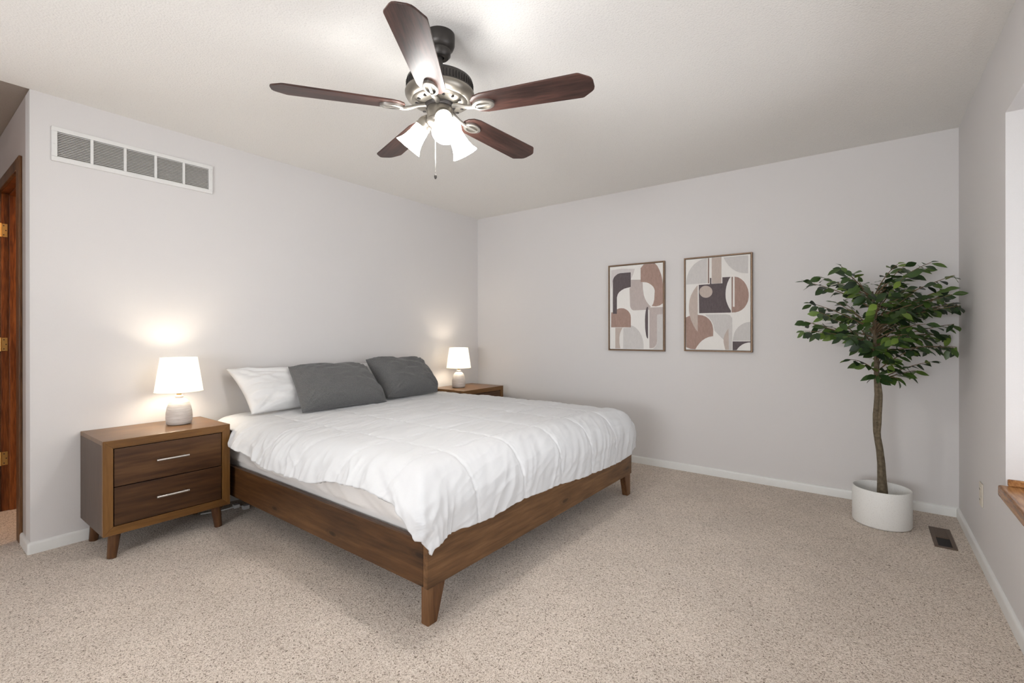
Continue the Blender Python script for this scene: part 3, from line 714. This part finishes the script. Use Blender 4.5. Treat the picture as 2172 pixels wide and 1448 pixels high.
    md = o.modifiers.new('thickness', 'SOLIDIFY'); md.thickness = 0.014; md.offset = -1
    o.location = (BX, BY, 0); o.rotation_euler = (0, 0, BR)
    return tag(o, 'white box-stitched comforter draped over the bed', 'comforter')
duvet()

# pillows
def pillow(name, label, tl, tr, bl, br, T, mat, seed, group, slump=0.0, wr=1.0, inset=0.04, corner=0.0):
    tl, tr, bl, br = map(Vector, (tl, tr, bl, br))
    n = ((br - bl).cross(tl - bl)).normalized()
    NU, NV = 84, 64; b = BM(); sides = []
    for sgn in (1, -1):
        g = []
        for i in range(NU + 1):
            row = []
            for j in range(NV + 1):
                u, v = -1 + 2 * i / NU, -1 + 2 * j / NV
                uu = u * (1 - inset * (1 - v * v) * abs(u)); vv = v * (1 - inset * 1.2 * (1 - u * u) * abs(v))
                k = 1 - corner * (abs(u * v)) ** 3; uu *= k; vv *= k
                s, t = (uu + 1) / 2, (vv + 1) / 2
                p = bl * (1 - s) * (1 - t) + br * s * (1 - t) + tl * (1 - s) * t + tr * s * t
                q = max(0, (1 - abs(u) ** 3.2)) ** 0.62 * max(0, (1 - abs(v) ** 3.2)) ** 0.62
                th = T / 2 * q * (1 - 0.22 * v) * (1.0 if sgn > 0 else 0.15)
                cd = min(hypot(1 - abs(u), 1 - abs(v)), 1.4)
                ang = atan2(1 - abs(v), 1 - abs(u))
                w = ridge(noise.noise(Vector((ang * 3.6 + seed, cd * 0.9, seed * 1.7 + (u > 0) * 3 + (v > 0) * 7)))) * 0.017 * math.exp(-cd * 1.3) * min(1, cd * 4)
                w += ridge(noise.noise(Vector((u * 1.1 + v * 1.9 + seed, v * 0.9 - u * 1.2, seed)))) * 0.010 * min(1, q * 2)
                w += ridge(noise.noise(Vector((u * 1.6 - v * 3.2, v * 1.5 + u * 1.0, seed + 3)))) * 0.0045 * min(1, q * 3)
                w += noise.noise(Vector((u * 9, v * 8, seed + 5))) * 0.0014 * min(1, q * 3)
                p = p + n * sgn * (th + w * wr * min(1, q * 3) * (1.0 if sgn > 0 else 0.15))
                if slump: p.z -= slump * (1 - (u * 0.9) ** 2) * max(0, v) 
                row.append(p)
            g.append(row)
        sides.append(g)
    V0 = [[b.verts.new(p) for p in row] for row in sides[0]]
    V1 = [[V0[i][j] if (i in (0, NU) or j in (0, NV)) else b.verts.new(sides[1][i][j]) for j in range(NV + 1)] for i in range(NU + 1)]
    for i in range(NU):
        for j in range(NV):
            b.faces.new((V0[i][j], V0[i + 1][j], V0[i + 1][j + 1], V0[i][j + 1]))
            b.faces.new((V1[i][j], V1[i][j + 1], V1[i + 1][j + 1], V1[i + 1][j]))
    o = obj(name, b, mat, smooth='all')
    return tag(o, label, 'pillow', group)
pillow('bed_pillow', 'white pillow leaning on the wall at the lamp side, grey pillow in front', (0.085, -2.665, 0.925), (0.095, -1.69, 0.925), (0.335, -2.610, 0.632), (0.33, -1.69, 0.632), 0.150, M['pillow_white'], 1.0, 'white pillows against the wall', slump=0.02, wr=1.5)
pillow('bed_pillow', 'white pillow almost hidden behind the farther grey pillow', (0.085, -1.67, 0.91), (0.085, -0.98, 0.90), (0.30, -1.66, 0.635), (0.30, -0.98, 0.635), 0.15, M['pillow_white'], 5.0, 'white pillows against the wall', slump=0.02)
pillow('throw_pillow', 'grey pillow nearest the left lamp, leaning low on the white pillow', (0.235, -2.325, 0.925), (0.245, -1.70, 0.905), (0.535, -2.385, 0.628), (0.56, -1.70, 0.627), 0.225, M['pillow_grey'], 11.0, 'grey pillows on the bed', slump=0.005, wr=1.4, corner=0.02)
pillow('throw_pillow', 'grey pillow farther from the left lamp, standing taller', (0.225, -1.690, 0.955), (0.225, -1.075, 0.925), (0.50, -1.665, 0.634), (0.46, -1.045, 0.622), 0.225, M['pillow_grey'], 17.0, 'grey pillows on the bed', slump=0.0, wr=1.4, corner=0.07)

# power cord on the carpet between nightstand and bed
pc = thing('power_cord', 'white power cord with plug block on carpet between nightstand and bed', 'cord', (0.165, -2.665, 0))
b = BM(); tube(b, [(-0.05, -0.16, 0.005), (-0.02, -0.09, 0.006), (-0.01, -0.05, 0.005), (0.0, -0.01, 0.008), (-0.002, 0.02, 0.012)], 0.004, 8); obj('cable', b, M['plastic'], pc, smooth=True)
b = BM(); box(b, (-0.02, 0.015, 0.0), (0.015, 0.05, 0.022)); obj('socket_block', b, M['plastic'], pc, bevel=0.003)
b = BM(); box(b, (0.050, 0.045, 0.0), (0.085, 0.080, 0.024)); tube(b, [(0.0, 0.045, 0.01), (0.055, 0.055, 0.012)], 0.003, 6); obj('plug', b, M['plastic'], pc, bevel=0.003)

# ------------------------------------------------------------------ ceiling fan
FX, FY = 2.046, -2.603
fan = thing('ceiling_fan', 'dark bronze ceiling fan with five rosewood blades and three lit glass shades', 'ceiling fan', (FX, FY, H))
b = BM(); lathe(b, [(0.063, 0), (0.064, -0.012), (0.063, -0.045), (0.057, -0.060), (0.046, -0.068), (0.045, -0.090), (0.036, -0.100), (0.018, -0.100), (0.016, -0.085), (0, -0.085)], 48); obj('canopy', b, M['bronze'], fan, smooth=True)
b = BM(); lathe(b, [(0.0125, -0.07), (0.0125, -0.205)], 20); obj('downrod', b, M['bronze'], fan, smooth=True)
b = BM(); lathe(b, [(0.016, -0.178), (0.030, -0.190), (0.100, -0.196), (0.134, -0.199), (0.1395, -0.203), (0.1415, -0.210), (0.1415, -0.248), (0.146, -0.252)], 96, cap=False)
mh = obj('motor_housing', b, M['bronze'], fan, smooth=True)
b = BM()
for k in range(64):
    a = 2 * pi * k / 64; m = Matrix.Rotation(a, 4, 'Z'); lo, hi = (0.1405, -0.0020, -0.242), (0.1435, 0.0020, -0.216)
    hexa(b, [m @ Vector(p) for p in ((lo[0], lo[1], lo[2]), (hi[0], lo[1], lo[2]), (hi[0], hi[1], lo[2]), (lo[0], hi[1], lo[2]))], [m @ Vector(p) for p in ((lo[0], lo[1], hi[2]), (hi[0], lo[1], hi[2]), (hi[0], hi[1], hi[2]), (lo[0], hi[1], hi[2]))])
obj('vent_slots', b, M['dark'], mh)
b = BM(); lathe(b, [(0.146, -0.251), (0.148, -0.257), (0.147, -0.266), (0.140, -0.278), (0.124, -0.290), (0.119, -0.290), (0.117, -0.293), (0.100, -0.300), (0.075, -0.305), (0.066, -0.305)], 96, cap=False)
lh = obj('lower_housing', b, M['pewter'], fan, smooth=True)
for k in range(15):
    b = BM(); a = 2 * pi * (k + 0.5) / 15
    m = Matrix.Translation((0.097 * cos(a), 0.097 * sin(a), -0.3012)) @ Matrix.Rotation(a, 4, 'Z') @ Matrix.Rotation(0.10, 4, 'Y')
    pts = [(0.0085 * cos(t) , 0.0055 * sin(t)) for t in [2 * pi * q / 16 for q in range(16)]]
    prism(b, pts, -0.0016, 0.001, m)
    obj('vent_hole', b, M['dark'], lh)
b = BM(); lathe(b, [(0.066, -0.299), (0.066, -0.310), (0.060, -0.318), (0.050, -0.318)], 48, cap=False); obj('flywheel', b, M['bronze'], fan, smooth=True)
b = BM(); lathe(b, [(0.052, -0.312), (0.056, -0.318), (0.056, -0.368), (0.060, -0.372), (0.060, -0.384), (0.050, -0.396), (0.030, -0.404), (0.010, -0.408), (0.006, -0.414), (0, -0.415)], 48); obj('switch_housing', b, M['pewter'], fan, smooth=True)
# blades on their irons
PITCH = math.radians(10.5)
def blade_poly():
    pts = []
    r0, r1, w0, w1 = 0.148, 0.662, 0.058, 0.069
    pts += [(r0 + 0.004, -0.030), (r0 + 0.022, -0.048), (r0 + 0.055, -w0)]
    pts += [(r1 - 0.056, -w1), (r1 - 0.048, -w1 + 0.002), (r1 - 0.012, -0.040), (r1 - 0.004, -0.031), (r1, -0.018), (r1, 0.018), (r1 - 0.004, 0.031), (r1 - 0.012, 0.040), (r1 - 0.048, w1 - 0.002), (r1 - 0.056, w1)]
    pts += [(r0 + 0.055, w0), (r0 + 0.022, 0.048), (r0 + 0.004, 0.030), (r0, 0.012), (r0, -0.012)]
    return pts
def add_blade(k):
    ang = 4.078 + k * 2 * pi / 5
    base = Matrix.Rotation(ang, 4, 'Z') @ Matrix.Translation((0, 0, 2.117 - H)) 
    tilt = Matrix.Rotation(-PITCH, 4, 'X')
    iron = BM()
    mi = tilt
    # oval medallion with two slots, arm to the flywheel
    def ring(ro, ri, z0, z1, cx, sx, sy, seg=28):
        R = []
        for (rr, zz) in ((ro, z0), (ro, z1 + 0.002), (ro * 0.9, z1), (ri, z1), (ri, z0)):
            R.append([iron.verts.new(mi @ Vector((cx + rr * sx * cos(2 * pi * q / seg), rr * sy * sin(2 * pi * q / seg), zz))) for q in range(seg)])
        for A, B in zip(R, R[1:] + R[:1]):
            for q in range(seg): iron.faces.new((A[q], A[(q + 1) % seg], B[(q + 1) % seg], B[q]))
    mx = 0.202
    ring(1.0, 0.70, -0.004, -0.016, mx, 0.049, 0.030)
    prism(iron, [(mx - 0.046, -0.006), (mx + 0.046, -0.005), (mx + 0.046, 0.005), (mx - 0.046, 0.006)], -0.015, -0.004, mi)
    prism(iron, [(mx + 0.040 * cos(2 * pi * q / 24), 0.0235 * sin(2 * pi * q / 24)) for q in range(24)], -0.0045, -0.0035, mi)
    tube(iron, [mi @ Vector((mx - 0.034, 0, -0.011)), mi @ Vector((mx - 0.055, 0, -0.012)), Vector((0.118, 0, -0.004)), Vector((0.090, 0, 0.006)), Vector((0.060, 0, 0.012))], [0.009, 0.0085, 0.008, 0.009, 0.011], 12)
    o = obj('blade_iron', iron, M['iron'], fan, smooth=True); o.matrix_local = base
    bl = BM(); prism(bl, blade_poly(), -0.0035, 0.0035, tilt)
    o = obj('blade', bl, M['blade'], fan, bevel=0.0015); o.matrix_local = base
for k in range(5): add_blade(k)
# three glass shades
for k, a in enumerate((-0.60, -0.60 + 2 * pi / 3, -0.60 + 4 * pi / 3)):
    m = Matrix.Rotation(a, 4, 'Z') @ Matrix.Translation((0.060, 0, -0.368)) @ Matrix.Rotation(math.radians(180 - 40), 4, 'Y')
    b = BM(); lathe(b, [(0.016, -0.025), (0.024, -0.012), (0.031, 0.0), (0.033, 0.010), (0.033, 0.022), (0.036, 0.026), (0.036, 0.031), (0.020, 0.031)], 32)
    o = obj('shade_holder', b, M['pewter'], fan, smooth=True); o.matrix_local = m
    b = BM(); prof = [(0.026, 0.028), (0.031, 0.032), (0.034, 0.045), (0.0365, 0.070), (0.041, 0.095), (0.049, 0.118), (0.060, 0.136)]
    lathe(b, prof + [(r - 0.003, z) for r, z in prof[::-1]] + [prof[0]], 48, cap=False)
    s = obj('glass_shade', b, M['fan_glass'], fan, smooth=True); s.matrix_local = m
    b = BM(); lathe(b, [(0.012, 0.031), (0.016, 0.05), (0.026, 0.075), (0.028, 0.088), (0.022, 0.103), (0, 0.110)], 24)
    o = obj('bulb', b, M['fan_bulb'], fan, smooth='all'); o.matrix_local = m
b = BM(); cx, cy = -0.016, -0.012
for k in range(30):
    z = -0.412 - k * 0.0062
    lathe(b, [(0, 0.0022), (0.0016, 0.001), (0.0016, -0.001), (0, -0.0022)], 8, Matrix.Translation((cx, cy, z)))
tube(b, [(cx, cy, -0.40), (cx, cy, -0.60)], 0.0006, 6)
ch = obj('pull_chain', b, M['nickel'], fan, smooth=True)
b = BM(); lathe(b, [(0, -0.597), (0.003, -0.599), (0.0055, -0.606), (0.006, -0.612), (0.0035, -0.619), (0, -0.621)], 20, Matrix.Translation((cx, cy, 0))); obj('chain_knob', b, M['bronze'], ch, smooth=True)

# ------------------------------------------------------------------ indoor tree
PX, PY = 3.588, -0.40
tree = thing('artificial_ficus_tree', 'leafy green indoor tree with bare trunk in the white corner pot', 'plant', (PX, PY, 0.0))
pot = BM(); R = 0.146
lathe(pot, [(0.0, 0.0), (R - 0.012, 0.0), (R - 0.004, 0.004), (R, 0.012), (R, 0.212), (R - 0.003, 0.218), (R - 0.007, 0.218), (R - 0.010, 0.212), (R - 0.010, 0.11), (0, 0.11)], 72, cap=False)
po = obj('planter_pot', pot, M['pot'], smooth=True); po.location = (PX, PY, 0)
tag(po, 'speckled white cylindrical pot on the carpet in the right corner', 'pot')
b = BM(); lathe(b, [(R - 0.0115, 0.112), (0.10, 0.118), (0.05, 0.122), (0, 0.123)], 40, cap=False); obj('moss', b, M['moss'], tree, smooth=True)
RT = Vector((cos(yaw), sin(yaw), 0)); FWD = Vector((-sin(yaw), cos(yaw), 0))
def tp(px, py, d=0.0):               # point of the tree: right, height, depth (metres from the trunk axis)
    return RT * ((px - 1872) / 349) + Vector((0, 0, 1.1556 + (706.8 - py) / 349)) + FWD * d
rnd = random.Random(7)
trunk = [(1874, 1078, 0), (1874, 1044, 0), (1871.5, 983, 0.0), (1869.5, 954, 0.005), (1864, 916, 0.01), (1863, 880, 0.01), (1863.5, 838, 0), (1862, 800, 0), (1862, 758, 0), (1859, 716, 0), (1857, 654, 0), (1853, 619, 0)]
trad = [0.029, 0.027, 0.020, 0.0185, 0.0165, 0.0155, 0.0145, 0.014, 0.0125, 0.011, 0.008, 0.005]
b = BM()
pts = [tp(*q) for q in trunk]; fine, fr_ = [], []
for i in range(len(pts) - 1):
    for t in (0, 0.25, 0.5, 0.75):
        fine.append(pts[i].lerp(pts[i + 1], t)); fr_.append((trad[i] * (1 - t) + trad[i + 1] * t) * (1 + 0.10 * noise.noise(Vector((i + t, 3.1, 0)))))
fine.append(pts[-1]); fr_.append(trad[-1]); tube(b, fine, fr_, 16)
# second stem twisted round the first
st = [p + RT * (0.010 * cos(i * 0.22 + 2.2)) + FWD * (-0.014 + 0.006 * sin(i * 0.3)) for i, p in enumerate(fine[4:30])]
tube(b, st, [q * 0.62 for q in fr_[4:30]], 12)
for (x, y, s) in ((1868, 955, -1), (1861, 899, -1), (1862, 815, -1)):
    q = tp(x, y, -0.012); tube(b, [q, q + RT * 0.014 * s + Vector((0, 0, 0.006))], [0.008, 0.005], 8)
obj('trunk', b, M['bark'], tree, smooth=True)
TIPS = [(1742, 573, -.18), (1742, 593, .15), (1760, 606, -.25), (1790, 580, .2), (1735, 643, .05), (1712, 664, -.12), (1688, 703, -.10), (1745, 713, -.22), (1786, 734, -.25), (1800, 700, .22), (1795, 762, -.05),
        (1828, 585, .1), (1850, 600, -.24), (1870, 590, .24), (1893, 570, -.1), (1930, 557, .08), (1962, 560, -.05), (1985, 568, .05), (1950, 595, -.24), (1985, 606, .2), (2010, 645, -.12), (2055, 616, .10), (2020, 612, -.05), (1990, 650, -.22),
        (1945, 690, -.25), (2038, 712, .05), (2000, 738, -.08), (1960, 735, -.22), (1930, 742, .15), (1930, 765, -.15), (1945, 787, .0), (1885, 800, -.08), (1850, 795, -.05), (1880, 630, -.2), (1845, 640, .2), (1870, 670, .25), (1925, 700, .25), (1890, 600, 0), (1915, 635, -.33), (1825, 715, -.3), (1865, 735, -.28), (1955, 655, -.3), (1790, 665, .1), (1940, 720, -.1), (1835, 625, -.2), (1870, 770, -.1), (1900, 760, .1), (1900, 640, -.30), (1840, 660, -.30), (1880, 690, -.28), (1820, 690, .3), (1910, 620, .3), (1960, 680, .28), (1790, 650, -.28), (1830, 740, -.15),
        (1770, 680, .28), (1930, 660, -.18), (1850, 710, -.26), (1905, 715, -.22), (1800, 625, -.1), (1815, 640, .15), (1920, 590, .1), (1965, 630, .0), (1780, 600, .0), (1975, 655, .1), (1900, 665, .12), (1815, 665, -.15), (1880, 740, .2)]
twigs, leaves = BM(), BM()
tone = []
def leaf(p, d, nrm, ln, wd, tn):
    d = d.normalized(); s = d.cross(nrm)
    if s.length < 1e-4: s = d.orthogonal()
    s.normalize(); n = s.cross(d).normalized()
    e = p + d * ln
    if e.x + PX > W - 0.022 or e.y + PY > -0.022:
        d = Vector((d.x if e.x + PX < W - 0.022 else -abs(d.x) * 0.3, d.y if e.y + PY < -0.022 else -abs(d.y) * 0.3, d.z - 0.3)).normalized()
        s = d.cross(nrm).normalized(); n = s.cross(d).normalized()
    prof = [(0, 0.0), (0.10, 0.30), (0.28, 0.80), (0.48, 1.0), (0.68, 0.82), (0.85, 0.42), (0.94, 0.14), (1.0, 0.0)]
    rows = []; k0 = len(leaves.verts); cup = 0.18; droop = rnd.uniform(0.05, 0.22)
    for t, w in prof:
        c = p + d * (t * ln) - n * (droop * ln * t * t)
        hw_ = w * wd / 2
        if w == 0: rows.append([leaves.verts.new(c)])
        else: rows.append([leaves.verts.new(c - s * hw_ + n * hw_ * cup), leaves.verts.new(c), leaves.verts.new(c + s * hw_ + n * hw_ * cup)])
    cnt = 0
    for A, B in zip(rows, rows[1:]):
        if len(A) == 1: leaves.faces.new((A[0], B[0], B[1])); leaves.faces.new((A[0], B[1], B[2])); cnt += 2
        elif len(B) == 1: leaves.faces.new((A[0], B[0], A[1])); leaves.faces.new((A[1], B[0], A[2])); cnt += 2
        else: leaves.faces.new((A[0], B[0], B[1], A[1])); leaves.faces.new((A[1], B[1], B[2], A[2])); cnt += 2
    tone.extend([tn] * cnt)
tops = [tp(*q) for q in trunk]
for (x, y, d) in TIPS:
    tip = tp(x, y, d); tip.x = min(tip.x, W - PX - 0.05); tip.y = min(tip.y, -PY - 0.05)
    # branch leaves the trunk lower than the tip
    hz = min(max(tip.z - rnd.uniform(0.02, 0.16) - 0.25 * hypot((tip - tops[8]).x, (tip - tops[8]).y) * (tip.z > 1.2), 0.86), 1.36)
    c = None
    for A, B in zip(tops, tops[1:]):
        if A.z <= hz <= B.z: c = A.lerp(B, (hz - A.z) / (B.z - A.z))
    if c is None: c = tops[-1]
    ln = (tip - c).length
    mid = c.lerp(tip, 0.5) + Vector((rnd.uniform(-.02, .02), rnd.uniform(-.02, .02), 0.05 * ln + rnd.uniform(0, .03)))
    path = [c * (1 - t) ** 2 + mid * 2 * t * (1 - t) + tip * t * t for t in [q / 8 for q in range(9)]]
    tube(twigs, path, [0.0042 - 0.0028 * q / 8 for q in range(9)], 6)
    nl = max(6, int(ln / 0.027))
    light = rnd.random()
    for q in range(nl):
        t = 0.25 + 0.75 * (q + 0.5) / nl if ln > 0.12 else (q + 0.5) / nl
        f = t * 8; i = min(int(f), 7); p = path[i].lerp(path[i + 1], f - i); tan = (path[i + 1] - path[i]).normalized()
        side = tan.cross(Vector((0, 0, 1))); side = side.normalized() if side.length > 1e-3 else RT
        sg = 1 if q % 2 else -1
        dr = tan * rnd.uniform(0.35, 0.9) + side * sg * rnd.uniform(0.5, 1.0) + Vector((0, 0, rnd.uniform(-0.85, 0.1)))
        nr = Vector((rnd.uniform(-.6, .6), rnd.uniform(-.6, .6), 0.75)) - FWD * rnd.uniform(0.2, 1.5)
        leaf(p + dr.normalized() * 0.010, dr, nr, rnd.uniform(0.056, 0.084), rnd.uniform(0.031, 0.043), min(1, max(0, rnd.gauss(0.42, 0.24) + (light - 0.5) * 0.3)))
        tube(twigs, [p, p + dr.normalized() * 0.012], 0.0009, 4)
    leaf(tip, path[-1] - path[-2] + Vector((0, 0, -0.01)), Vector((0, 0, 1)) - FWD * 0.4, rnd.uniform(0.045, 0.065), 0.026, min(1, max(0, rnd.gauss(0.5, 0.25))))
obj('twigs', twigs, M['twig'], tree, smooth=True)
bm_normals = leaves
me = bpy.data.meshes.new('foliage'); leaves.to_mesh(me); leaves.free(); me.materials.append(M['leaf'])
at = me.attributes.new('tone', 'FLOAT', 'FACE'); at.data.foreach_set('value', tone)
me.polygons.foreach_set('use_smooth', [True] * len(me.polygons))
o = bpy.data.objects.new('foliage', me); col.objects.link(o); o.parent = tree

# ------------------------------------------------------------------ floor register, outlet
rg = thing('floor_register', 'brown metal floor register set in the carpet beside the pot', 'vent', (3.857, -0.468, 0))
hx, hy_ = 0.047, 0.165
b = BM(); box(b, (-hx, -hy_, 0), (hx, -hy_ + 0.022, 0.005)); box(b, (-hx, hy_ - 0.022, 0), (hx, hy_, 0.005)); box(b, (-hx, -hy_ + 0.022, 0), (-hx + 0.018, hy_ - 0.022, 0.005)); box(b, (hx - 0.018, -hy_ + 0.022, 0), (hx, hy_ - 0.022, 0.005)); box(b, (-hx + 0.018, -0.004, 0), (hx - 0.018, 0.004, 0.004))
obj('register_frame', b, M['register'], rg, bevel=0.0015)
b = BM(); box(b, (-hx + 0.018, -hy_ + 0.022, 0.0004), (hx - 0.018, hy_ - 0.022, 0.0012)); obj('duct_opening', b, M['dark'], rg)
b = BM()
for k in range(12):
    y = 0.010 + k * 0.0112; box(b, (-hx + 0.018, y, 0.001), (hx - 0.018, y + 0.0095, 0.004))
obj('louvres', b, M['register'], rg)
ol = thing('wall_outlet', 'almond wall outlet plate low on the right wall near the window sill', 'outlet', (W, -0.738, 0.345))
b = BM(); box(b, (-0.006, -0.036, -0.058), (0, 0.036, 0.058)); obj('cover_plate', b, M['outlet'], ol, bevel=0.003)
for zz in (0.026, -0.026):
    b = BM(); box(b, (-0.008, -0.017, zz - 0.014), (-0.005, 0.017, zz + 0.014)); ro = obj('receptacle', b, M['outlet'], ol, bevel=0.003)
    b = BM(); box(b, (-0.0086, -0.008, zz - 0.004), (-0.0078, -0.006, zz + 0.005)); box(b, (-0.0086, 0.006, zz - 0.004), (-0.0078, 0.008, zz + 0.005)); obj('slots', b, M['dark'], ro)
